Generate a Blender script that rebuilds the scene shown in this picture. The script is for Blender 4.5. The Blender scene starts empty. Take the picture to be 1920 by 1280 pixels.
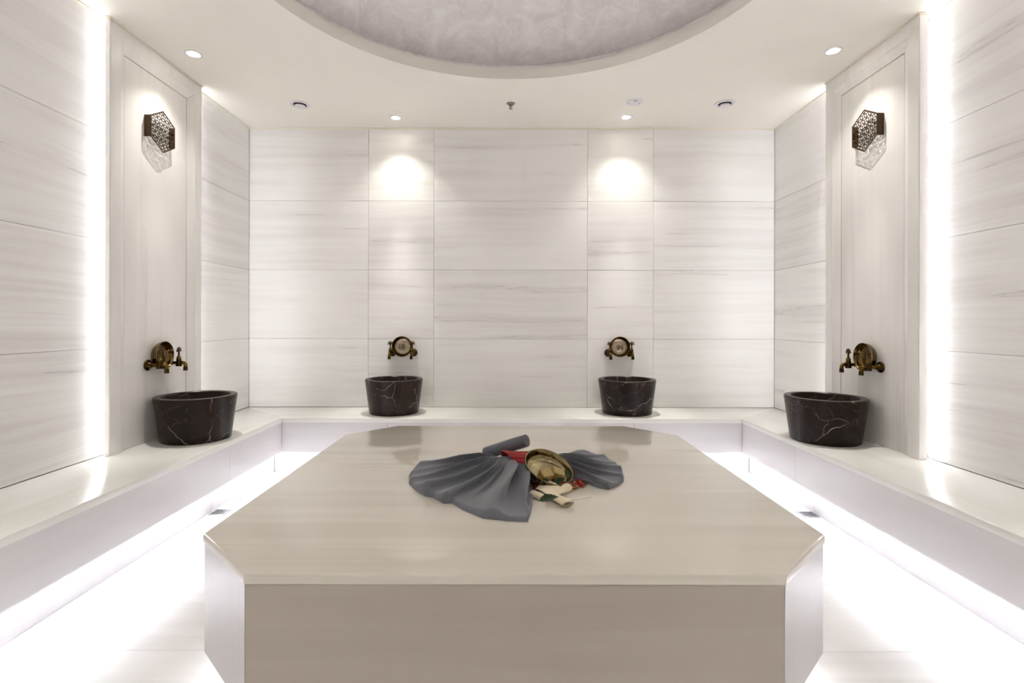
import bpy, bmesh, math, random
from mathutils import Vector, Matrix
random.seed(7)
PI = math.pi
scene = bpy.context.scene
COL = scene.collection

# ------------------------------------------------------------------ camera, world, exposure
F_PX, CAM_Z, VPX, VPY = 970.0, 0.995, 953.5, 602.0
cam_d = bpy.data.cameras.new('camera')
cam = bpy.data.objects.new('camera', cam_d)
COL.objects.link(cam)
cam.location = (0, 0, CAM_Z)
cam.rotation_euler = (PI / 2, math.radians(-0.1), 0)
cam_d.sensor_width = 36.0
cam_d.lens = F_PX / 1920 * 36.0
cam_d.shift_x = (960 - VPX) / 1920
cam_d.shift_y = -(640 - VPY) / 1920
cam_d.clip_start = 0.02
scene.camera = cam

world = bpy.data.worlds.new('world')
scene.world = world
world.use_nodes = True
world.node_tree.nodes['Background'].inputs[0].default_value = (0.9, 0.92, 1.0, 1)
world.node_tree.nodes['Background'].inputs[1].default_value = 0.05
vs = scene.view_settings
vs.view_transform = 'Standard'
vs.look = 'None'
vs.exposure = 1.87
vs.gamma = 1.0
vs.use_curve_mapping = False
scene.cycles.max_bounces = 6
scene.cycles.diffuse_bounces = 5
scene.cycles.glossy_bounces = 3
scene.cycles.sample_clamp_indirect = 8
scene.cycles.use_light_tree = False

LED_BENCH, LED_PIL, LED_PIL_FAR, LED_BLOCK = 25.0, 6.5, 7.5, 7.0     # emission strengths of the hidden LED strips
SPOT_W, SPILL = 22.0, 0.25                          # watts of each downlight beam, share of its spill
COOL = (0.90, 0.955, 1.04)
WARM = (1.0, 0.965, 0.88)

# ------------------------------------------------------------------ measured sizes (metres, camera at x=0 y=0)
XL, XR, YB, YF = -1.886, 1.932, 3.760, -0.75        # walls
ZC = 2.396                                          # ceiling
ZB = 0.370                                          # bench top
BL, BR, BB = -1.459, 1.505, 3.330                   # bench front edges
ZP = 0.138                                          # underside of bench and platform
ZT = 0.446                                          # platform top
ROWS = [ZB, 0.867, 1.367, 1.867, ZC]


def srgb(r, g, b):
    def f(c):
        c /= 255.0
        return c / 12.92 if c <= 0.04045 else ((c + 0.055) / 1.055) ** 2.4
    return (f(r), f(g), f(b), 1.0)


def P(px, py, z):
    """point of the photograph that lies at height z (metres above the floor)"""
    d = F_PX * (CAM_Z - z) / (py - VPY)
    return Vector(((px - VPX) / F_PX * d, d, z))

# ------------------------------------------------------------------ materials
def new_mat(name):
    m = bpy.data.materials.new(name)
    m.use_nodes = True
    nt = m.node_tree
    return m, nt, nt.nodes['Principled BSDF']


def node(nt, kind, **kw):
    n = nt.nodes.new(kind)
    for k, v in kw.items():
        setattr(n, k, v)
    return n


def ramp(nt, stops, src):
    r = node(nt, 'ShaderNodeValToRGB')
    e = r.color_ramp.elements
    while len(e) < len(stops):
        e.new(0.5)
    for i, (p, c) in enumerate(stops):
        e[i].position = p
        e[i].color = c if len(c) == 4 else (*c, 1)
    nt.links.new(src, r.inputs[0])
    return r.outputs[0]


def mix(nt, fac, a, b, mode='MIX'):
    n = node(nt, 'ShaderNodeMix', data_type='RGBA', blend_type=mode)
    if isinstance(fac, float):
        n.inputs[0].default_value = fac
    else:
        nt.links.new(fac, n.inputs[0])
    for i, v in ((6, a), (7, b)):
        if isinstance(v, tuple):
            n.inputs[i].default_value = v
        else:
            nt.links.new(v, n.inputs[i])
    return n.outputs[2]


def marble(name, axis, base, streak, rough, vein=0.5, strength=1.0, along=0.5, across=15.0):
    """white marble with soft streaks running along one axis of the slab"""
    m, nt, bs = new_mat(name)
    tc = node(nt, 'ShaderNodeTexCoord')
    oi = node(nt, 'ShaderNodeObjectInfo')
    mul = node(nt, 'ShaderNodeVectorMath', operation='SCALE')
    mul.inputs[0].default_value = (13.7, 29.3, 41.1)
    nt.links.new(oi.outputs['Random'], mul.inputs[3])
    add = node(nt, 'ShaderNodeVectorMath', operation='ADD')
    nt.links.new(tc.outputs['Object'], add.inputs[0])
    nt.links.new(mul.outputs[0], add.inputs[1])
    # gentle warp
    wn = node(nt, 'ShaderNodeTexNoise')
    wn.inputs['Scale'].default_value = 1.3
    wn.inputs['Detail'].default_value = 1
    nt.links.new(add.outputs[0], wn.inputs['Vector'])
    ws = node(nt, 'ShaderNodeVectorMath', operation='MULTIPLY_ADD')
    nt.links.new(wn.outputs['Color'], ws.inputs[0])
    ws.inputs[1].default_value = (0.05, 0.05, 0.05)
    nt.links.new(add.outputs[0], ws.inputs[2])

    def stretched(a, c, detail, rough_n, dist):
        mp = node(nt, 'ShaderNodeMapping')
        sc = [c, c, c]
        sc['XYZ'.index(axis)] = a
        mp.inputs['Scale'].default_value = sc
        nt.links.new(ws.outputs[0], mp.inputs['Vector'])
        n = node(nt, 'ShaderNodeTexNoise')
        n.inputs['Scale'].default_value = 1.0
        n.inputs['Detail'].default_value = detail
        n.inputs['Roughness'].default_value = rough_n
        n.inputs['Distortion'].default_value = dist
        nt.links.new(mp.outputs[0], n.inputs['Vector'])
        return n.outputs['Fac']
    s1 = stretched(along, across, 4, 0.55, 0.25)
    s2 = stretched(along * 1.6, across * 4.2, 2, 0.6, 0.15)
    s3 = wn.outputs['Fac']
    k = strength
    c = mix(nt, ramp(nt, [(0.42, (0, 0, 0)), (0.72, (0.85 * k,) * 3)], s1), base, streak)
    c = mix(nt, ramp(nt, [(0.50, (0, 0, 0)), (0.78, (0.45 * k,) * 3)], s2), c, streak)
    pale = tuple(min(1, v * 1.06) for v in base[:3]) + (1,)
    c = mix(nt, ramp(nt, [(0.45, (0, 0, 0)), (0.65, (0.7, 0.7, 0.7))], s3), c, pale)
    if vein:
        dark = tuple(v * 0.5 for v in streak[:3]) + (1,)
        c = mix(nt, ramp(nt, [(0.655, (0, 0, 0)), (0.668, (vein,) * 3), (0.675, (0.15 * vein,) * 3), (0.72, (0, 0, 0))], s1), c, dark)
    nt.links.new(c, bs.inputs['Base Color'])
    bs.inputs['Roughness'].default_value = rough
    bs.inputs['IOR'].default_value = 1.5
    return m


def simple(name, col, rough=0.5, metal=0.0, noise=0.0, nscale=40.0, bump=0.0, sheen=0.0):
    m, nt, bs = new_mat(name)
    bs.inputs['Roughness'].default_value = rough
    bs.inputs['Metallic'].default_value = metal
    if sheen:
        bs.inputs['Sheen Weight'].default_value = sheen
        bs.inputs['Sheen Roughness'].default_value = 0.5
    tc = node(nt, 'ShaderNodeTexCoord')
    n = node(nt, 'ShaderNodeTexNoise')
    n.inputs['Scale'].default_value = nscale
    n.inputs['Detail'].default_value = 4
    nt.links.new(tc.outputs['Object'], n.inputs['Vector'])
    lo = tuple(v * (1 - noise) for v in col[:3]) + (1,)
    hi = tuple(min(1, v * (1 + noise)) for v in col[:3]) + (1,)
    nt.links.new(ramp(nt, [(0.3, lo), (0.7, hi)], n.outputs['Fac']), bs.inputs['Base Color'])
    if bump:
        b = node(nt, 'ShaderNodeBump')
        b.inputs['Strength'].default_value = bump
        b.inputs['Distance'].default_value = 0.002
        nt.links.new(n.outputs['Fac'], b.inputs['Height'])
        nt.links.new(b.outputs[0], bs.inputs['Normal'])
    return m


def emit(name, col, strength):
    m = bpy.data.materials.new(name)
    m.use_nodes = True
    nt = m.node_tree
    nt.nodes.clear()
    e = node(nt, 'ShaderNodeEmission')
    e.inputs[0].default_value = (*col[:3], 1)
    e.inputs[1].default_value = strength
    o = node(nt, 'ShaderNodeOutputMaterial')
    nt.links.new(e.outputs[0], o.inputs[0])
    return m


W_BASE, W_STR = srgb(243, 241, 239), srgb(220, 216, 213)
M = {}
M['wall_x'] = marble('marble_streaks_across', 'X', W_BASE, W_STR, 0.32, vein=0.35, strength=0.6)
M['wall_y'] = marble('marble_streaks_along_depth', 'Y', W_BASE, srgb(213, 208, 206), 0.32, vein=0.4, strength=0.7)
M['pil_z'] = marble('marble_vertical_grain', 'Z', srgb(236, 233, 230), srgb(221, 216, 212), 0.36, vein=0.15, strength=0.6)
M['bench_x'] = marble('bench_marble_across', 'X', srgb(234, 233, 229), srgb(218, 216, 209), 0.16, vein=0.1, strength=0.7)
M['bench_y'] = marble('bench_marble_along_depth', 'Y', srgb(234, 233, 229), srgb(218, 216, 209), 0.16, vein=0.1, strength=0.7)
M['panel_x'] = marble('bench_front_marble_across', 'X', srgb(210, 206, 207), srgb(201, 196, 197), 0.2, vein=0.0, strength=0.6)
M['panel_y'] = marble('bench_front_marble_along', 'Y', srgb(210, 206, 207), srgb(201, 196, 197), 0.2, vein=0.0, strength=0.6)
M['plinth'] = marble('plinth_marble', 'Z', srgb(196, 192, 193), srgb(186, 181, 181), 0.35, vein=0.0, strength=0.5)
M['floor'] = marble('floor_marble', 'X', srgb(241, 239, 238), srgb(216, 212, 210), 0.4, vein=0.5, strength=0.8, across=7)
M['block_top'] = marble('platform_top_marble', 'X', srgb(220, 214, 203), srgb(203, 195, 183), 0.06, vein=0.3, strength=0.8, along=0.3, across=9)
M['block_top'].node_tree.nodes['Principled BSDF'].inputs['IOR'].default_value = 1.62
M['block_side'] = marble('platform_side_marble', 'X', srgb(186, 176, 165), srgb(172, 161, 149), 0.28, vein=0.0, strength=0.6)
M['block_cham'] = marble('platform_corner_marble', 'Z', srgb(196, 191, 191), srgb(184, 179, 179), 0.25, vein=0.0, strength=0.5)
M['joint_dark'] = simple('dark_joint', srgb(120, 110, 100), 0.9)
M['grout'] = simple('grout', srgb(186, 178, 170), 0.9, noise=0.05)
M['paint'] = simple('ceiling_paint', srgb(244, 240, 232), 0.7, noise=0.012, nscale=3)
M['trim'] = simple('ceiling_trim_paint', srgb(240, 234, 218), 0.6, noise=0.01)
M['led'] = emit('led_cool_white', COOL, LED_BENCH)
M['led_pil'] = emit('led_cool_white_pilaster', (0.96, 0.96, 1.0), LED_PIL)
M['led_pil_far'] = emit('led_cool_white_pilaster_far', (0.96, 0.96, 1.0), LED_PIL_FAR)
M['led_block'] = emit('led_cool_white_platform', COOL, LED_BLOCK)
M['lens'] = emit('downlight_lens', (1.0, 0.93, 0.80), 14.0)
M['white_plastic'] = simple('white_plastic', srgb(226, 222, 226), 0.4, noise=0.01)
M['black'] = simple('black_gap', srgb(18, 17, 18), 0.7)
M['chrome'] = simple('chrome', srgb(150, 148, 140), 0.25, 1.0, noise=0.05)
M['red_bulb'] = simple('red_glass_bulb', srgb(120, 45, 35), 0.2)
M['brass'] = simple('aged_brass', srgb(106, 84, 34), 0.17, 1.0, noise=0.3, nscale=60, bump=0.03)
M['brass_dark'] = simple('dark_aged_brass', srgb(70, 54, 26), 0.22, 1.0, noise=0.35, nscale=60, bump=0.03)
M['copper'] = simple('tinned_copper', srgb(168, 152, 130), 0.2, 1.0, noise=0.10, nscale=70, bump=0.06)
M['bowl_brass'] = simple('polished_old_brass', srgb(120, 98, 60), 0.13, 1.0, noise=0.10, nscale=40)
M['bowl_floor'] = simple('tinned_bowl_floor', srgb(158, 146, 112), 0.32, 1.0, noise=0.18, nscale=60, bump=0.05)
M['bronze_bowl'] = simple('polished_bronze', srgb(142, 128, 94), 0.11, 1.0, noise=0.10, nscale=50, bump=0.015)
M['bronze_paint'] = simple('bronze_painted_metal', srgb(66, 45, 19), 0.42, 0.4, noise=0.08)
M['opal'] = simple('opal_glass', srgb(240, 238, 228), 0.25, noise=0.01)
M['steel'] = simple('stainless_steel', srgb(150, 148, 146), 0.35, 0.8, noise=0.03)
M['soap'] = simple('olive_soap', srgb(178, 154, 92), 0.55, noise=0.14, nscale=120, bump=0.2)
M['leaf'] = simple('dark_green_leaf', srgb(38, 62, 24), 0.35, noise=0.25, nscale=50)
M['cream'] = simple('cream_felt_ribbon', srgb(238, 224, 194), 0.75, noise=0.05, nscale=60, sheen=0.1)
M['stick'] = simple('white_wood_stick', srgb(232, 226, 216), 0.6, noise=0.03)


def terry():
    m, nt, bs = new_mat('grey_terry_cloth')
    tc = node(nt, 'ShaderNodeTexCoord')
    n = node(nt, 'ShaderNodeTexNoise')
    n.inputs['Scale'].default_value = 420
    n.inputs['Detail'].default_value = 3
    n2 = node(nt, 'ShaderNodeTexNoise')
    n2.inputs['Scale'].default_value = 26
    n2.inputs['Detail'].default_value = 5
    for a in (n, n2):
        nt.links.new(tc.outputs['Object'], a.inputs['Vector'])
    c = ramp(nt, [(0.3, srgb(104, 106, 114)), (0.7, srgb(124, 126, 135))], n.outputs['Fac'])
    c = mix(nt, ramp(nt, [(0.4, (0, 0, 0)), (0.7, (0.5, 0.5, 0.5))], n2.outputs['Fac']), c, srgb(112, 115, 126))
    nt.links.new(c, bs.inputs['Base Color'])
    bs.inputs['Roughness'].default_value = 0.95
    bs.inputs['Sheen Weight'].default_value = 0.35
    bs.inputs['Sheen Roughness'].default_value = 0.45
    b = node(nt, 'ShaderNodeBump')
    b.inputs['Strength'].default_value = 0.5
    b.inputs['Distance'].default_value = 0.0015
    nt.links.new(n.outputs['Fac'], b.inputs['Height'])
    nt.links.new(b.outputs[0], bs.inputs['Normal'])
    return m


M['terry'] = terry()


def dark_marble():
    m, nt, bs = new_mat('brown_veined_marble')
    tc = node(nt, 'ShaderNodeTexCoord')
    oi = node(nt, 'ShaderNodeObjectInfo')
    mul = node(nt, 'ShaderNodeVectorMath', operation='SCALE')
    mul.inputs[0].default_value = (7.1, 3.3, 5.7)
    nt.links.new(oi.outputs['Random'], mul.inputs[3])
    add = node(nt, 'ShaderNodeVectorMath', operation='ADD')
    nt.links.new(tc.outputs['Object'], add.inputs[0])
    nt.links.new(mul.outputs[0], add.inputs[1])
    wn = node(nt, 'ShaderNodeTexNoise')
    wn.inputs['Scale'].default_value = 5
    wn.inputs['Detail'].default_value = 5
    nt.links.new(add.outputs[0], wn.inputs['Vector'])
    ws = node(nt, 'ShaderNodeVectorMath', operation='MULTIPLY_ADD')
    nt.links.new(wn.outputs['Color'], ws.inputs[0])
    ws.inputs[1].default_value = (0.26, 0.26, 0.26)
    nt.links.new(add.outputs[0], ws.inputs[2])

    def vein(scale, width):
        v = node(nt, 'ShaderNodeTexVoronoi', feature='DISTANCE_TO_EDGE')
        v.inputs['Scale'].default_value = scale
        nt.links.new(ws.outputs[0], v.inputs['Vector'])
        return ramp(nt, [(0.0, (1, 1, 1)), (width, (0, 0, 0))], v.outputs['Distance'])
    mk = node(nt, 'ShaderNodeTexNoise')
    mk.inputs['Scale'].default_value = 9
    mk.inputs['Detail'].default_value = 3
    nt.links.new(add.outputs[0], mk.inputs['Vector'])
    mask = ramp(nt, [(0.46, (0, 0, 0)), (0.66, (0.8, 0.8, 0.8))], mk.outputs['Fac'])
    mask2 = ramp(nt, [(0.42, (0.5, 0.5, 0.5)), (0.62, (0, 0, 0))], mk.outputs['Fac'])
    base = ramp(nt, [(0.3, srgb(20, 12, 9)), (0.7, srgb(42, 27, 21))], wn.outputs['Fac'])
    v1 = mix(nt, 1.0, vein(4.2, 0.010), mask, 'MULTIPLY')
    v2 = mix(nt, 1.0, vein(11.0, 0.018), mask2, 'MULTIPLY')
    c = mix(nt, v2, base, srgb(128, 112, 104))
    c = mix(nt, v1, c, srgb(205, 196, 190))
    nt.links.new(c, bs.inputs['Base Color'])
    bs.inputs['Roughness'].default_value = 0.3
    bs.inputs['Specular IOR Level'].default_value = 0.2
    return m


M['dark_marble'] = dark_marble()


def plaster():
    m, nt, bs = new_mat('dome_plaster')
    tc = node(nt, 'ShaderNodeTexCoord')
    n1 = node(nt, 'ShaderNodeTexNoise')
    n1.inputs['Scale'].default_value = 5.5
    n1.inputs['Detail'].default_value = 7
    n1.inputs['Distortion'].default_value = 1.8
    n2 = node(nt, 'ShaderNodeTexNoise')
    n2.inputs['Scale'].default_value = 14
    n2.inputs['Detail'].default_value = 6
    n2.inputs['Distortion'].default_value = 2.5
    for a in (n1, n2):
        nt.links.new(tc.outputs['Object'], a.inputs['Vector'])
    c = ramp(nt, [(0.3, srgb(226, 217, 215)), (0.55, srgb(238, 232, 232)), (0.75, srgb(247, 244, 244))], n1.outputs['Fac'])
    c = mix(nt, ramp(nt, [(0.5, (0, 0, 0)), (0.72, (0.6, 0.6, 0.6))], n2.outputs['Fac']), c, srgb(248, 245, 245))
    nt.links.new(c, bs.inputs['Base Color'])
    bs.inputs['Roughness'].default_value = 0.5
    return m


M['plaster'] = plaster()


def sash_mat():
    """red woven cloth: u runs across the width, v along the length"""
    m, nt, bs = new_mat('red_striped_cotton')
    uv = node(nt, 'ShaderNodeUVMap')
    sep = node(nt, 'ShaderNodeSeparateXYZ')
    nt.links.new(uv.outputs[0], sep.inputs[0])
    K = 'CONSTANT'

    def const_ramp(stops, src):
        r = node(nt, 'ShaderNodeValToRGB')
        r.color_ramp.interpolation = K
        e = r.color_ramp.elements
        while len(e) < len(stops):
            e.new(0.5)
        for i, (p, c) in enumerate(stops):
            e[i].position = p
            e[i].color = c
        nt.links.new(src, r.inputs[0])
        return r.outputs[0]
    red, mar, gold, cream = srgb(158, 26, 26), srgb(78, 18, 30), srgb(206, 160, 84), srgb(226, 210, 200)
    knot = const_ramp([(0.0, red), (0.66, gold), (0.685, red), (0.72, gold), (0.735, red), (0.76, gold), (0.80, red),
                       (0.84, cream), (0.85, red)], sep.outputs[0])
    tail = const_ramp([(0.0, red), (0.02, cream), (0.10, mar), (0.16, cream), (0.18, mar), (0.50, red), (0.60, mar),
                       (0.80, gold), (0.83, red)], sep.outputs[0])
    f = const_ramp([(0.0, (0, 0, 0, 1)), (0.60, (1, 1, 1, 1))], sep.outputs[1])
    c = mix(nt, f, knot, tail)
    # fine pinstripes along the pleats
    mm = node(nt, 'ShaderNodeMath', operation='MULTIPLY')
    mm.inputs[1].default_value = 26
    nt.links.new(sep.outputs[1], mm.inputs[0])
    fr = node(nt, 'ShaderNodeMath', operation='FRACT')
    nt.links.new(mm.outputs[0], fr.inputs[0])
    pin = const_ramp([(0.0, (0.5, 0.5, 0.5, 1)), (0.16, (0, 0, 0, 1))], fr.outputs[0])
    c = mix(nt, pin, c, srgb(110, 30, 34))
    nt.links.new(c, bs.inputs['Base Color'])
    bs.inputs['Roughness'].default_value = 0.8
    bs.inputs['Sheen Weight'].default_value = 0.2
    return m


M['sash'] = sash_mat()
for nm, c in (('red', (150, 24, 24)), ('gold', (190, 140, 80)), ('cream', (214, 196, 186)), ('maroon', (86, 22, 32))):
    M['thread_' + nm] = simple('thread_' + nm, srgb(*c), 0.85, noise=0.15, nscale=300)

# ------------------------------------------------------------------ helpers
def link(name, me, mat, parent=None, smooth=False):
    o = bpy.data.objects.new(name, me)
    COL.objects.link(o)
    if mat is not None and not me.materials:
        me.materials.append(M[mat] if isinstance(mat, str) else mat)
    if smooth:
        me.polygons.foreach_set('use_smooth', [True] * len(me.polygons))
    if parent is not None:
        o.parent = parent
    return o


def finish(name, bm, mat, parent=None, loc=(0, 0, 0), smooth=False, angle=None):
    bmesh.ops.recalc_face_normals(bm, faces=bm.faces)
    me = bpy.data.meshes.new(name)
    bm.to_mesh(me)
    bm.free()
    o = link(name, me, mat, parent, smooth)
    if angle is not None:
        me.polygons.foreach_set('use_smooth', [True] * len(me.polygons))
        me.set_sharp_from_angle(angle=math.radians(angle))
    o.location = loc
    return o


def empty(name, loc=(0, 0, 0), rz=0.0):
    o = bpy.data.objects.new(name, None)
    o.empty_display_size = 0.05
    COL.objects.link(o)
    o.location = loc
    o.rotation_euler = (0, 0, rz)
    return o


def tag(o, label, cat, group=None, kind=None):
    o['label'] = label
    o['category'] = cat
    if group:
        o['group'] = group
    if kind:
        o['kind'] = kind
    return o


def struct(o):
    o['kind'] = 'structure'
    return o


def box(name, x0, x1, y0, y1, z0, z1, mat, parent=None, bev=0.0012, seg=1):
    """world-space box; origin in its centre"""
    bm = bmesh.new()
    bmesh.ops.create_cube(bm, size=1.0)
    bmesh.ops.scale(bm, vec=(x1 - x0, y1 - y0, z1 - z0), verts=bm.verts)
    if bev:
        bmesh.ops.bevel(bm, geom=list(bm.edges), offset=bev, segments=seg, affect='EDGES', profile=0.5)
    c = Vector(((x0 + x1) / 2, (y0 + y1) / 2, (z0 + z1) / 2))
    pl = parent.location if parent is not None else Vector((0, 0, 0))
    return finish(name, bm, mat, parent, c - pl)


def prism(name, pts, z0, z1, mat, parent=None, bev=0.0, seg=2, top_only=False):
    """vertical prism over a polygon of world x, y points"""
    c = Vector((sum(p[0] for p in pts) / len(pts), sum(p[1] for p in pts) / len(pts), (z0 + z1) / 2))
    bm = bmesh.new()
    lo = [bm.verts.new((p[0] - c.x, p[1] - c.y, z0 - c.z)) for p in pts]
    hi = [bm.verts.new((p[0] - c.x, p[1] - c.y, z1 - c.z)) for p in pts]
    n = len(pts)
    bm.faces.new(lo[::-1])
    bm.faces.new(hi)
    for i in range(n):
        bm.faces.new((lo[i], lo[(i + 1) % n], hi[(i + 1) % n], hi[i]))
    if bev:
        ed = [e for e in bm.edges if (not top_only or all(v in hi for v in e.verts))]
        bmesh.ops.bevel(bm, geom=ed, offset=bev, segments=seg, affect='EDGES', profile=0.5)
    pl = parent.location if parent is not None else Vector((0, 0, 0))
    return finish(name, bm, mat, parent, c - pl, angle=35)


def lathe_bm(profile, seg=48, bm=None, mat4=None):
    """profile of (radius, height) turned about z"""
    bm = bm or bmesh.new()
    rings = []
    for r, h in profile:
        if r < 1e-6:
            v = bm.verts.new((0, 0, h))
            rings.append([v])
        else:
            rings.append([bm.verts.new((r * math.cos(2 * PI * i / seg), r * math.sin(2 * PI * i / seg), h)) for i in range(seg)])
    for a, b in zip(rings, rings[1:]):
        for i in range(seg):
            j = (i + 1) % seg
            if len(a) == 1 and len(b) > 1:
                bm.faces.new((a[0], b[j], b[i]))
            elif len(b) == 1 and len(a) > 1:
                bm.faces.new((a[i], a[j], b[0]))
            elif len(a) > 1:
                bm.faces.new((a[i], a[j], b[j], b[i]))
    if mat4 is not None:
        vs_ = [v for ring in rings for v in ring]
        bmesh.ops.transform(bm, matrix=mat4, verts=vs_)
    return bm


def tube_bm(path, radius, seg=12, bm=None, closed=False):
    """round tube along a list of points; radius a number or a list"""
    bm = bm or bmesh.new()
    pts = [Vector(p) for p in path]
    n = len(pts)
    rad = radius if isinstance(radius, (list, tuple)) else [radius] * n
    rings = []
    up = None
    for i, p in enumerate(pts):
        if closed:
            t = (pts[(i + 1) % n] - pts[i - 1]).normalized()
        else:
            t = (pts[min(i + 1, n - 1)] - pts[max(i - 1, 0)]).normalized()
        if up is None:
            up = Vector((0, 0, 1)) if abs(t.z) < 0.9 else Vector((0, 1, 0))
        a = t.cross(up)
        if a.length < 1e-4:
            a = t.cross(Vector((1, 0, 0)))
        a.normalize()
        b = a.cross(t).normalized()
        up = b
        rings.append([bm.verts.new(p + (a * math.cos(2 * PI * k / seg) + b * math.sin(2 * PI * k / seg)) * rad[i]) for k in range(seg)])
    m = n if closed else n - 1
    for i in range(m):
        A, B = rings[i], rings[(i + 1) % n]
        for k in range(seg):
            bm.faces.new((A[k], A[(k + 1) % seg], B[(k + 1) % seg], B[k]))
    if not closed:
        bm.faces.new(rings[0][::-1])
        bm.faces.new(rings[-1])
    return bm


def grid_mesh(name, f, nu, nv, mat, parent=None, loc=(0, 0, 0), thick=0.0, uv=True, subd=0):
    """surface f(u, v) -> (x, y, z)"""
    verts = [f(i / nu, j / nv) for i in range(nu + 1) for j in range(nv + 1)]
    faces = []
    for i in range(nu):
        for j in range(nv):
            a = i * (nv + 1) + j
            faces.append((a, a + 1, a + nv + 2, a + nv + 1))
    me = bpy.data.meshes.new(name)
    me.from_pydata([tuple(v) for v in verts], [], faces)
    if uv:
        lay = me.uv_layers.new(name='UVMap')
        for lp in me.loops:
            k = lp.vertex_index
            lay.data[lp.index].uv = ((k // (nv + 1)) / nu, (k % (nv + 1)) / nv)
    bm = bmesh.new()
    bm.from_mesh(me)
    bmesh.ops.recalc_face_normals(bm, faces=bm.faces)
    bm.to_mesh(me)
    bm.free()
    o = link(name, me, mat, parent, True)
    o.location = loc
    if thick:
        s = o.modifiers.new('thickness', 'SOLIDIFY')
        s.thickness = thick
        s.offset = 0
    if subd:
        s = o.modifiers.new('smooth', 'SUBSURF')
        s.levels = s.render_levels = subd
    return o


def copy_tree(o, parent=None):
    c = o.copy()
    COL.objects.link(c)
    c.parent = parent
    for ch in o.children:
        copy_tree(ch, c)
    return c


def sm(a, b, x):
    t = max(0.0, min(1.0, (x - a) / (b - a)))
    return t * t * (3 - 2 * t)

# ------------------------------------------------------------------ floor
G = 0.0008
floor = struct(box('floor', XL - 0.1, XR + 0.1, YF - 0.1, YB + 0.1, -0.06, -0.012, 'grout', bev=0))
ys = [YF, -0.04, 0.36, 0.76, 1.16, 1.562, 1.955, 2.375, 2.79, 3.20, YB]
for a, b in zip(ys, ys[1:]):
    for x0, x1 in ((XL, 0.02), (0.02, XR)):
        box('tile', x0 + G, x1 - G, a + G, b - G, -0.012, 0.0, 'floor', floor, bev=0.001)

# ------------------------------------------------------------------ walls of marble slabs
cols = [XL, -1.019, -0.543, 0.573, 1.052, XR]
wb = struct(box('wall_back', XL - 0.12, XR + 0.12, YB + 0.013, YB + 0.12, 0, ZC + 0.02, 'grout', bev=0))
for x0, x1 in zip(cols, cols[1:]):
    for z0, z1 in zip(ROWS, ROWS[1:]):
        dz = random.uniform(-0.0004, 0.0004)
        box('slab', x0 + G, x1 - G, YB + dz, YB + 0.013, z0 + G, z1 - G, 'wall_x', wb)
wl = struct(box('wall_left', XL - 0.12, XL - 0.013, YF - 0.1, YB + 0.12, 0, ZC + 0.02, 'grout', bev=0))
wr = struct(box('wall_right', XR + 0.013, XR + 0.12, YF - 0.1, YB + 0.12, 0, ZC + 0.02, 'grout', bev=0))
wys = [YF, 0.42, 1.45, 2.72, YB]
for a, b in zip(wys, wys[1:]):
    for z0, z1 in zip(ROWS, ROWS[1:]):
        box('slab', XL - 0.013, XL, a + G, b - G, z0 + G, z1 - G, 'wall_y', wl)
        box('slab', XR, XR + 0.013, a + G, b - G, z0 + G, z1 - G, 'wall_y', wr)
wf = struct(box('wall_front', XL - 0.12, XR + 0.12, YF - 0.12, YF - 0.013, 0, ZC + 0.02, 'grout', bev=0))
fc = [XL, -0.9, 0.02, 0.94, XR]
fr_rows = [0.0] + ROWS
for x0, x1 in zip(fc, fc[1:]):
    for z0, z1 in zip(fr_rows, fr_rows[1:]):
        box('slab', x0 + G, x1 - G, YF - 0.013, YF, z0 + G, z1 - G, 'wall_x', wf)

# ------------------------------------------------------------------ ceiling with the round dome
DC, DR, RISE = Vector((0.015, 1.885)), 1.110, 0.072
ceil = struct(empty('ceiling', (DC.x, DC.y, ZC)))


def ceiling_plate():
    x0, x1, y0, y1 = XL - 0.12 - DC.x, XR + 0.12 - DC.x, YF - 0.12 - DC.y, YB + 0.12 - DC.y
    angs = [2 * PI * i / 128 for i in range(128)] + [math.atan2(y, x) % (2 * PI) for x in (x0, x1) for y in (y0, y1)]
    angs = sorted(set(angs))
    bm = bmesh.new()
    inn, out = [], []
    for a in angs:
        c, s = math.cos(a), math.sin(a)
        inn.append((DR * c, DR * s))
        tx = (x1 if c > 0 else x0) / c if abs(c) > 1e-9 else 1e9
        ty = (y1 if s > 0 else y0) / s if abs(s) > 1e-9 else 1e9
        t = min(tx, ty)
        out.append((t * c, t * s))
    lv = {}
    for z in (0.0, RISE):
        lv[z] = ([bm.verts.new((*p, z)) for p in inn], [bm.verts.new((*p, z)) for p in out])
    n = len(angs)
    for i in range(n):
        j = (i + 1) % n
        for z in (0.0, RISE):
            bm.faces.new((lv[z][0][i], lv[z][0][j], lv[z][1][j], lv[z][1][i]))
        bm.faces.new((lv[0.0][0][i], lv[0.0][0][j], lv[RISE][0][j], lv[RISE][0][i]))
        bm.faces.new((lv[0.0][1][i], lv[0.0][1][j], lv[RISE][1][j], lv[RISE][1][i]))
    finish('ceiling_plate', bm, 'paint', ceil, angle=40)


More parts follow.
